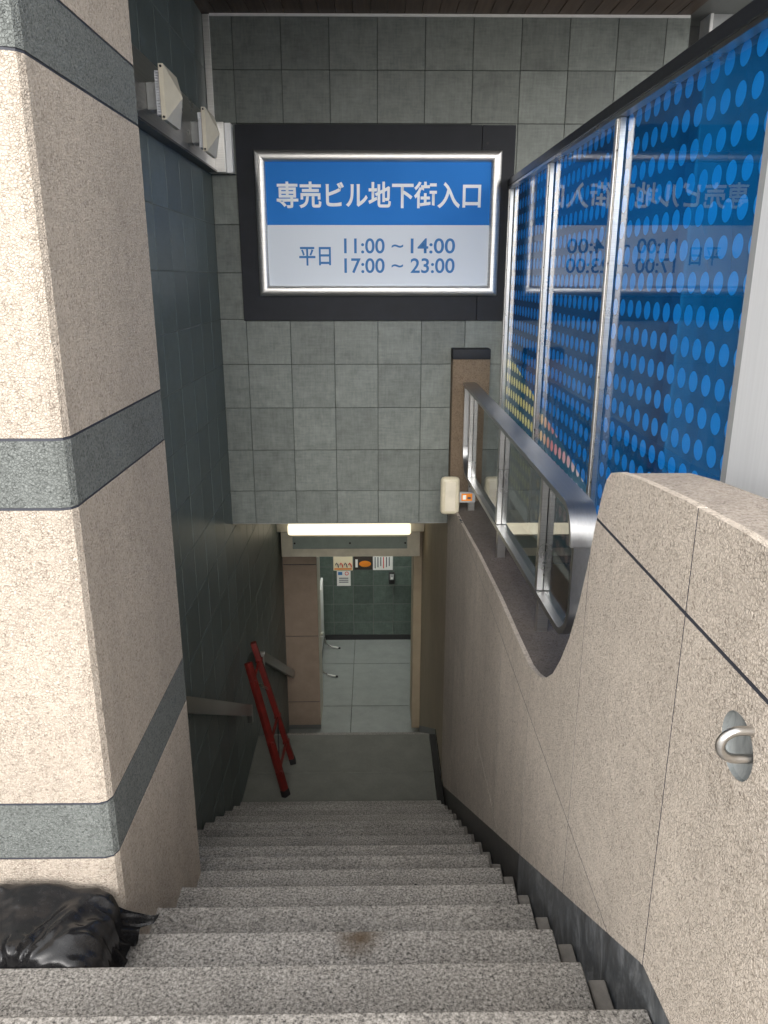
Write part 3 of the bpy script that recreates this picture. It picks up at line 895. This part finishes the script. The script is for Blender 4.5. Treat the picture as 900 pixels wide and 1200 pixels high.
# ================================================================== FLOODLIGHT CHANNEL
ch = thing('light_channel', 'stainless steel channel running along the left wall above the stairs', 'channel', (-1.14, 4.5, 0.73))
box('trough', XL + 0.0008, -1.112, 2.9, 5.985, 0.735, 1.045, M['steel'], ch, 0.003)
box('bottom_lip', XL + 0.0008, -1.105, 2.9, 5.985, 0.722, 0.7345, M['black_rail'], ch)
box('end_return', XL + 0.0008, -1.045, 5.987, YB - .015, 0.722, 1.05, M['alu'], ch, 0.003)
box('end_flange', -1.044, -1.0, 6.02, YB - .001, 0.722, 1.05, M['alu_panel'], ch, 0.003)
def floodlight(y0, y1, z0, z1, label):
    t = thing('floodlight', label, 'floodlight', (-1.11, (y0 + y1) / 2, z0), 'pyramid fronted floodlights on the channel')
    bm = bmesh.new()                                    # finned body
    my, mz = (y1 - y0) * .10, (z1 - z0) * .10
    bm_box(bm, -1.050, -1.026, y0 + my, y1 - my, z0 + mz, z1 - mz)
    nf = 16
    for i in range(nf):
        z = z0 + mz + (z1 - z0 - 2 * mz) * (i + .5) / nf
        bm_box(bm, -1.046, -1.0265, y0 + my - 0.008, y1 - my + .008, z - 0.004, z + 0.004)
    link('heat_sink', finish(bm), M['lamp_rib'], t)
    box('mounting_arm', -1.112, -1.0505, (y0 + y1) / 2 - .05, (y0 + y1) / 2 + .05, z0 + 0.06, z1 - 0.06, M['grey'], t, 0.004)
    box('gasket', -1.0262, -1.0225, y0 + .012, y1 - .012, z0 + .012, z1 - .012, M['red'], t)
    bm = bmesh.new()                                    # square cover with a pyramid front
    a = [bm.verts.new((-1.0222, y, z)) for y, z in ((y0, z0), (y1, z0), (y1, z1), (y0, z1))]
    b = [bm.verts.new((-1.000, y, z)) for y, z in ((y0, z0), (y1, z0), (y1, z1), (y0, z1))]
    ap = bm.verts.new((-0.945, (y0 + y1) / 2, (z0 + z1) / 2))
    bm.faces.new(a)
    for i in range(4):
        bm.faces.new((a[i], a[(i + 1) % 4], b[(i + 1) % 4], b[i]))
        bm.faces.new((b[i], b[(i + 1) % 4], ap))
    link('pyramid_cover', finish(bm), M['lamp_cream'], t)
    for z in (z0 + .012, z1 - .012):
        link('screw', tube([(-1.011, y0, z), (-1.011, y0 - .004, z)], 0.006, 8), M['rubber'], t)
floodlight(4.16, 4.44, 0.738, 0.982, 'cream pyramid fronted floodlight nearer the beige pillar')
floodlight(5.12, 5.42, 0.736, 0.978, 'cream pyramid fronted floodlight nearer the blue sign')

# ================================================================== BLUE GLASS SCREEN
GX = 1.03
gs = thing('glass_screen', 'blue dotted glass screen in steel posts beside the stairwell', 'screen', (GX, 4.1, -1.5))
posts_y = [6.055, 4.745, 3.455]
link('top_rail', box_mesh(0.985, 1.075, 0.8, YB - .03, 0.640, 0.690, 0.004), M['black_rail'], gs)
box('top_trim', 0.990, 1.0290, 0.8, YB - .03, 0.624, 0.6395, M['steel'], gs)
for py in posts_y:
    w = 0.032
    p = box('post', 1.000, 1.026, py - w, py + w, -1.55, 0.6235, M['steel'], gs, 0.002)
    box('cover_strip', 0.992, 0.9995, py - 0.014, py + 0.014, -1.55, 0.620, M['alu'], p, 0.002)
    for z in (-0.9, -0.42, 0.06, 0.5):
        link('rivet', tube([(0.9995, py - 0.023, z), (0.9970, py - 0.023, z)], 0.004, 8), M['rubber'], p)
edges = [(YB - .005, posts_y[0] + 0.033), (posts_y[0] - .033, posts_y[1] + .033), (posts_y[1] - .033, posts_y[2] + .033), (posts_y[2] - .033, 2.10)]
for y1, y0 in edges[1:]:
    pn = box('pane', GX, GX + 0.008, y0 - .03, y1 + .03, -1.50, 0.6395, M['blue_glass'], gs)
    box('dotted_film', GX + 0.0095, GX + 0.0105, y0 - .03, y1 + .03, -1.50, 0.6395, M['dot_film'], pn)
ap_ = thing('aluminium_panel', 'bright brushed aluminium panel at the near end of the blue glass screen', 'panel', (1.0, 1.4, -1.5))
box('face', 0.985, 1.08, 0.6, 2.085, -1.5, 0.595, M['alu_panel'], ap_, 0.003)
box('edge', 0.988, 1.075, 2.087, 2.125, -1.5, 0.595, M['grey'], ap_, 0.003)

# ================================================================== BALUSTRADE
bl = thing('balustrade', 'low stainless steel balustrade with rounded ends and glass infill on the ledge', 'balustrade', (0.735, 4, -1.5))
NB, FB, ZT = 2.545, 6.02, -0.775
zbn, zbf = -1.285, -1.445
path = [(5.945, ZT), (2.69, ZT)] + arc(2.685, ZT - 0.13, 0.13, 90, 180, 9)[1:] + [(NB + .012, zbn + 0.20)] + arc(NB + 0.19, zbn + 0.17, 0.18, 178, 272, 9) + \
       [(5.70, zbf)] + arc(5.74, zbf + 0.19, 0.19, 272, 360, 8)
top_path = path[:11]
link('top_rail', ribbon_yz(top_path, 0.011, 0.688, 0.786), M['steel_h'], bl)
link('frame_bar', ribbon_yz(path[10:] + [(5.93, ZT - 0.02)], 0.013, 0.700, 0.772), M['steel_h'], bl)
def zbot(y): return zbn + (zbf - zbn) * (y - 2.6) / 3.1
for y in (3.12, 4.24, 5.62):
    p = link('post', box_mesh(0.703, 0.732, y - 0.020, y + 0.020, zbot(y) + 0.014, ZT - 0.015, 0.002), M['steel'], bl)
    link('cover_strip', box_mesh(0.740, 0.769, y - 0.020, y + 0.020, zbot(y) + 0.014, ZT - 0.015, 0.002), M['steel'], p)
    fz = [z for yy, z in scoop if yy <= y][-1] - 0.03
    link('foot', box_mesh(0.712, 0.760, y - 0.035, y + 0.005, fz - 0.05, zbot(y) - 0.012, 0.002), M['steel'], bl)
for a, b in ((2.60, 3.12), (3.12, 4.24), (4.24, 5.62), (5.62, 5.91)):
    zA, zB = zbot(a) + 0.008, zbot(b) + 0.008
    g = 0.003
    if a == 2.60:
        pg = [(b - g, ZT - 0.012), (2.68, ZT - .012)] + arc(2.685, ZT - 0.13, 0.12, 90, 180, 6)[1:] + arc(NB + 0.19, zbn + 0.17, 0.17, 178, 272, 6) + [(b - g, zB)]
    else:
        pg = [(a + g, ZT - .012), (b - g, ZT - .012), (b - g, zB), (a + g, zA)]
    link('glass_pane', prism_x(pg, 0.7325, 0.7385), M['clear_glass'], bl)

# white box on the ledge end and its bracket
wb = thing('emergency_light_box', 'yellowed white plastic box on a bracket at the far end of the ledge', 'box', (0.57, 5.58, -1.7))
link('case', box_mesh(0.498, 0.640, 5.52, 5.590, -1.700, -1.410, 0.032, 4), M['cream_box'], wb)
link('lens', box_mesh(0.530, 0.608, 5.5155, 5.5195, -1.668, -1.442, 0.0015, 1), M['lamp_cream'], wb)
br = box('bracket', 0.6405, 0.760, 5.55, 5.575, -1.61, -1.53, M['grey'], wb, 0.003)
box('label', 0.655, 0.735, 5.5455, 5.5497, -1.595, -1.540, M['orange'], br)
box('label_print', 0.665, 0.690, 5.5435, 5.5452, -1.585, -1.550, M['paper'], br)
box('label_print', 0.700, 0.725, 5.5435, 5.5452, -1.580, -1.565, M['ink'], br)

# ================================================================== HANDRAILS
def handrail(ya, yb_, za, label):
    h = thing('handrail', label, 'handrail', (-1.1, ya, za), 'handrails on the dark tiled stair wall')
    zb_ = za - (yb_ - ya) * 0.626
    link('rail', bar((-1.085, ya, za), (-1.085, yb_, zb_), 0.045, 0.095, 0.004), M['steel_h'], h)
    for f_ in (0.12, 0.55, 0.93):
        y = ya + (yb_ - ya) * f_; z = za + (zb_ - za) * f_ - 0.02
        link('bracket', bar((XL + 0.0005, y, z), (-1.1075, y, z), 0.03, 0.03, 0.003), M['steel'], h)
    return h, zb_
h1, ze = handrail(2.95, 5.93, -2.427 + 0.626 * (4.07 - 2.95), 'satin steel handrail on the left wall beside the upper stairs')
link('end_drop', box_mesh(-1.107, -1.063, 5.93, 5.965, ze - 0.13, ze + 0.04, 0.004), M['steel'], h1)
h2, ze2 = handrail(6.76, 9.22, -3.50, 'satin steel handrail going on down beyond the red folding frame')
link('end_drop', box_mesh(-1.107, -1.063, 6.715, 6.757, -3.66, -3.445, 0.004), M['alu'], h2)

# ================================================================== RED FOLDING FRAME
rf = thing('folding_barricade', 'red folded metal frame leaning on the left wall of the landing', 'frame', (-0.85, 6.05, ZL))
A0, A1 = Vector((-0.790, 5.845, ZL + 0.02)), Vector((-1.100, 6.075, -3.205))
B0, B1 = Vector((-0.775, 6.33, ZL + 0.02)), Vector((-1.085, 6.30, -3.125))
for p, q in ((A0, A1), (B0, B1)):
    s_ = link('stile', bar(p, q, 0.058, 0.050, 0.005), M['red'], rf)
    d = (q - p).normalized()
    link('rubber_foot', bar(p - d * 0.012, p + d * 0.05, 0.064, 0.056, 0.006), M['rubber'], s_)
for f_ in (0.18, 0.40, 0.86):
    link('rung', tube([A0.lerp(A1, f_), B0.lerp(B1, f_)], 0.013, 10), M['red'], rf)
    for v in (A0.lerp(A1, f_), B0.lerp(B1, f_)):
        link('clamp', box_mesh(v.x - .03, v.x + .03, v.y - .028, v.y + .028, v.z - .02, v.z + .02, 0.005), M['red'], rf)
link('brace', bar(A0.lerp(A1, .18), B0.lerp(B1, .40), 0.012, 0.025, 0.002), M['rubber'], rf)
link('brace', bar(A0.lerp(A1, .86), B0.lerp(B1, .62), 0.012, 0.02, 0.002), M['steel'], rf)

# ================================================================== SANDBAGS
def sandbag(name, x0, x1, y0, y1, zb, h, label, seed):
    """slumped pillow of polythene: tapered ends, creases fanning over the front, gathered flap at the right end"""
    t = thing(name, label, 'sandbag', ((x0 + x1) / 2, (y0 + y1) / 2, zb), 'black plastic sandbags at the pillar foot')
    nu, nv = 84, 56
    bm = bmesh.new()
    def top(u, v):
        a = max(0.0, 1 - abs(u) ** 9) ** 0.38 * max(0.0, 1 - abs(v) ** 12) ** 0.36 * (1 + 0.05 * v)
        p = Vector((u * 2.2 + seed, v * 1.6, 0))
        sag = 0.10 * noise.noise(p * 0.9)
        # creases: ridges fanning out from a point low on the front
        du, dv = u + 0.15, v + 1.15
        ang = math.atan2(dv, du); rr = math.hypot(du, dv)
        cr = (0.35 - abs(noise.noise(Vector((ang * 3.6, seed + .5, rr * 0.8)))) ** 0.7) * math.exp(-rr * 1.2) * 0.38
        endc = (0.5 - abs(noise.noise(Vector((v * 3, seed + 5, u * 2.5))))) * max(0, abs(u) - .40) * 0.16
        fine = 0.030 * noise.noise(Vector((u * 3.1, v * 2.3, seed + 9)))
        return h * a * (1 + sag + cr + endc + fine - 0.13 * u)
    cx_, cy_ = (x0 + x1) / 2, (y0 + y1) / 2
    gt, gb = {}, {}
    for i in range(nu + 1):
        for j in range(nv + 1):
            u, v = 2 * i / nu - 1, 2 * j / nv - 1
            # bulging outline
            bu = 1 - 0.05 * abs(v) ** 3; bv = 1 - 0.10 * abs(u) ** 4
            x = cx_ + u * bu * (x1 - x0) / 2; y = cy_ + v * bv * (y1 - y0) / 2
            w = 0.006 * noise.noise(Vector((u * 6, v * 6, seed + 3)))
            zt = zb + max(top(u, v), 0.004)
            gt[i, j] = bm.verts.new((x + w, y + w, zt))
            edge = i in (0, nu) or j in (0, nv)
            gb[i, j] = gt[i, j] if False else (bm.verts.new((x + w, y + w, zb + 0.001)) if edge else None)
    for i in range(nu):
        for j in range(nv):
            bm.faces.new((gt[i, j], gt[i + 1, j], gt[i + 1, j + 1], gt[i, j + 1]))
    rim = [(i, 0) for i in range(nu)] + [(nu, j) for j in range(nv)] + [(i, nv) for i in range(nu, 0, -1)] + [(0, j) for j in range(nv, 0, -1)]
    for a, b in zip(rim, rim[1:] + rim[:1]):
        bm.faces.new((gt[a], gb[a], gb[b], gt[b]))
    bm.faces.new([gb[a] for a in rim])
    body = link('body', finish(bm, smooth=80), M['bag'], t)
    # flap beyond the tied right-hand seam: crumpled sheet with pointed corners
    bm = bmesh.new()
    n, m_ = 40, 7
    g = {}
    for i in range(n + 1):
        f_ = i / n
        for k_ in range(m_ + 1):
            q = k_ / m_
            reach = 0.035 + 0.035 * abs(2 * f_ - 1) ** 4 + 0.012 * noise.noise(Vector((f_ * 9, seed, 0)))
            y = cy_ + (f_ - .5) * (y1 - y0) * (0.84 + .10 * q)
            base = h * (0.74 - 0.50 * q ** 0.8) + q * (0.035 * noise.noise(Vector((f_ * 11, seed, q * 2))) + 0.045 * max(0, 2 * f_ - 1) ** 3 * q)
            x = x1 - 0.045 + reach * 1.9 * q + 0.010 * noise.noise(Vector((f_ * 13, seed + 2, q * 3)))
            g[i, k_] = bm.verts.new((x, y, zb + max(base, 0.006)))
    for i in range(n):
        for k_ in range(m_):
            bm.faces.new((g[i, k_], g[i + 1, k_], g[i + 1, k_ + 1], g[i, k_ + 1]))
    bmesh.ops.solidify(bm, geom=bm.faces[:], thickness=0.003)
    link('seam_flap', finish(bm, smooth=70), M['bag'], t)
sandbag('sandbag', -1.155, -0.745, 1.625, 1.912, -1.951, 0.225, 'black plastic sandbag lying on the step against the beige pillar', 3)
sandbag('sandbag', -1.62, -1.160, 1.625, 1.912, -1.951, 0.26, 'black plastic sandbag at the left edge of the photo', 11)

# ================================================================== POSTERS AND THINGS IN THE BACK ROOM
PY = 12.03
def sheet(name, x0, x1, z0, z1, mat, label, cat='poster', group='posters on the green tiled wall'):
    t = thing(name, label, cat, ((x0 + x1) / 2, PY, z0), group)
    box('sheet', x0, x1, PY - 0.006, PY - 0.0015, z0, z1, mat, t)
    return t
p1 = sheet('poster', -0.675, -0.355, -4.655, -4.20, M['paper_cream'], 'cream food poster with red lettering, leftmost on the green wall')
for i in range(4):
    x = -0.64 + 0.072 * i
    link('lettering', tube([(x, PY - .0065, -4.56), (x + .018, PY - .0065, -4.52), (x + .04, PY - .0065, -4.55), (x + .05, PY - .0065, -4.60)], 0.009, 6), M['red_print'] if i % 2 else M['ink'], p1)
box('stripe', -0.66, -0.37, PY - .0075, PY - .0062, -4.64, -4.615, M['orange'], p1)
p2 = sheet('poster', -0.332, -0.028, -4.640, -4.20, M['paper_dark'], 'dark food poster with an orange dish, middle of the row')
bm = bmesh.new(); bmesh.ops.create_uvsphere(bm, u_segments=20, v_segments=8, radius=1.0)
bm.transform(Matrix.Translation((-0.15, PY - .0065, -4.54)) @ Matrix.Diagonal((0.10, 0.002, 0.055, 1)))
link('dish_print', finish(bm, smooth=60), M['orange'], p2)
box('lettering', -0.31, -0.27, PY - .0075, PY - .0062, -4.60, -4.46, M['paper'], p2)
p3 = sheet('poster', -0.018, 0.310, -4.650, -4.20, M['paper'], 'white menu sheet with columns of small print, rightmost of the row')
for i in range(6):
    x = 0.01 + 0.047 * i
    box('print_column', x, x + 0.016, PY - .0075, PY - .0062, -4.62 + 0.02 * (i % 3), -4.42, M['ink'] if i != 3 else M['red_print'], p3)
p4 = sheet('notice', -0.620, -0.392, -4.930, -4.665, M['paper'], 'white notice with small pictograms hanging below the posters', 'notice', 'posters on the green tiled wall')
box('pictogram', -0.600, -0.530, PY - .0075, PY - .0062, -4.735, -4.680, M['sign_text_blue'], p4)
link('pictogram', tube([(-0.455 + .028 * math.cos(a), PY - .0065, -4.708 + .028 * math.sin(a)) for a in [2 * PI * q / 16 for q in range(17)]], 0.006, 6), M['red_print'], p4)
for i in range(3):
    box('print_line', -0.585, -0.43, PY - .0072, PY - .0062, -4.80 - .035 * i, -4.785 - .035 * i, M['ink'], p4)
ph = thing('wall_dispenser', 'small dark dispenser mounted on the green tiled wall', 'dispenser', (0.29, PY, -4.88))
box('body', 0.245, 0.345, PY - 0.07, PY - 0.001, -4.88, -4.68, M['rubber'], ph, 0.012, 2)
box('face', 0.262, 0.328, PY - 0.076, PY - 0.0705, -4.80, -4.70, M['grey'], ph, 0.002)
link('button', tube([(0.295, PY - .0765, -4.77), (0.295, PY - .084, -4.77)], 0.018, 12), M['paper'], ph)

sd_ = thing('standing_board', 'white standing board on curved chrome legs at the left of the passage', 'board', (-0.83, 11.2, ZF))
box('board', -0.87, -0.835, 10.65, 11.75, ZF + 0.18, ZF + 1.25, M['white'], sd_, 0.006, 2)
box('frame_edge', -0.834, -0.822, 10.63, 11.77, ZF + 0.17, ZF + 0.23, M['darkgrey'], sd_, 0.003)
box('latch', -0.8335, -0.80, 10.9, 10.95, ZF + .62, ZF + .66, M['cream'], sd_, 0.003)
for y in (10.72, 11.68):
    q = [(-0.845, y, ZF + 0.5), (-0.835, y, ZF + 0.22), (-0.80, y, ZF + 0.10), (-0.72, y, ZF + 0.045), (-0.585, y, ZF + 0.016)]
    l_ = link('leg', tube(q, 0.014, 10), M['steel'], sd_)
    link('foot_cap', tube([(-0.60, y, ZF + 0.018), (-0.565, y, ZF + 0.014)], 0.016, 10), M['rubber'], l_)
dl = thing('door_leaf', 'dark open door leaf edge with chrome knobs right of the passage', 'door', (0.72, 11.2, ZF))
box('leaf', 0.665, 0.715, 10.4, 11.6, ZF + 0.005, -3.3, M['darkgrey'], dl, 0.004)
for z in (ZF + 0.55, ZF + 1.0, ZF + 1.08):
    link('knob', tube([(0.664, 11.0, z), (0.64, 11.0, z), (0.632, 11.0, z)], [0.012, 0.018, 0.010], 12), M['steel'], dl)

# ================================================================== LITTER ON THE STEPS
def leaf(x, y, n, s, a, label):
    z = -(H0 + n * RISE)
    bm = bmesh.new()
    rnd = random.Random(int(abs(x) * 1000))
    ring = []
    for q in range(12):
        t_ = 2 * PI * q / 12
        r_ = s * (1 + .5 * math.cos(2 * t_)) * rnd.uniform(.6, 1.1)
        ring.append(bm.verts.new((x + r_ * math.cos(t_ + a), y + r_ * math.sin(t_ + a), z + rnd.uniform(.002, .010))))
    c0 = bm.verts.new((x, y, z + .004))
    for q in range(12): bm.faces.new((ring[q], ring[(q + 1) % 12], c0))
    bmesh.ops.solidify(bm, geom=bm.faces[:], thickness=0.001)
    tag(link('dead_leaf', finish(bm), M['rubber']), label, 'leaf', 'scraps on the steps')
leaf(0.165, 2.72, 5, 0.016, .6, 'small dark leaf scrap on the step, left of two')
leaf(0.295, 2.70, 5, 0.020, .1, 'dark round leaf scrap on the step, right of two')

# ================================================================== BUILDING BEYOND THE SCREEN, ADDED SKY BLOCKER
def building(name, x0, x1, y0, y1, h, label, cols, rows, mat):
    t = thing(name, label, 'building', ((x0 + x1) / 2, (y0 + y1) / 2, PAV))
    box('wall', x0, x1, y0, y1, PAV, PAV + h, mat, t)
    for i in range(cols):
        for j in range(rows):
            w = (x1 - x0) / cols; hh = h / rows
            a = x0 + w * (i + .2); b = PAV + hh * (j + .3)
            wd = box('window', a, a + w * .6, y0 - 0.03, y0 - 0.002, b, b + hh * .5, M['window'], t)
            box('frame', a + w * .29, a + w * .31, y0 - 0.05, y0 - 0.031, b, b + hh * .5, M['grey'], wd)
building('office_building', 6.0, 16.0, 16.0, 24.0, 14.0, 'pale office building seen dimly through the blue glass', 5, 4, M['facade'])
bu = thing('sky_blocker', 'unseen dark grey mass added above the canopy to block sky', 'building', (0, 8, 2.1))  # unseen mass, added so sky lights the entrance only from the camera side
box('facade', -6, 2.6, 5.0, 9, 2.06, 9, M['darkgrey'], bu)
box('side_mass', -6, -2.61, 1.95, 9, PAV, 2.05, M['darkgrey'], bu)
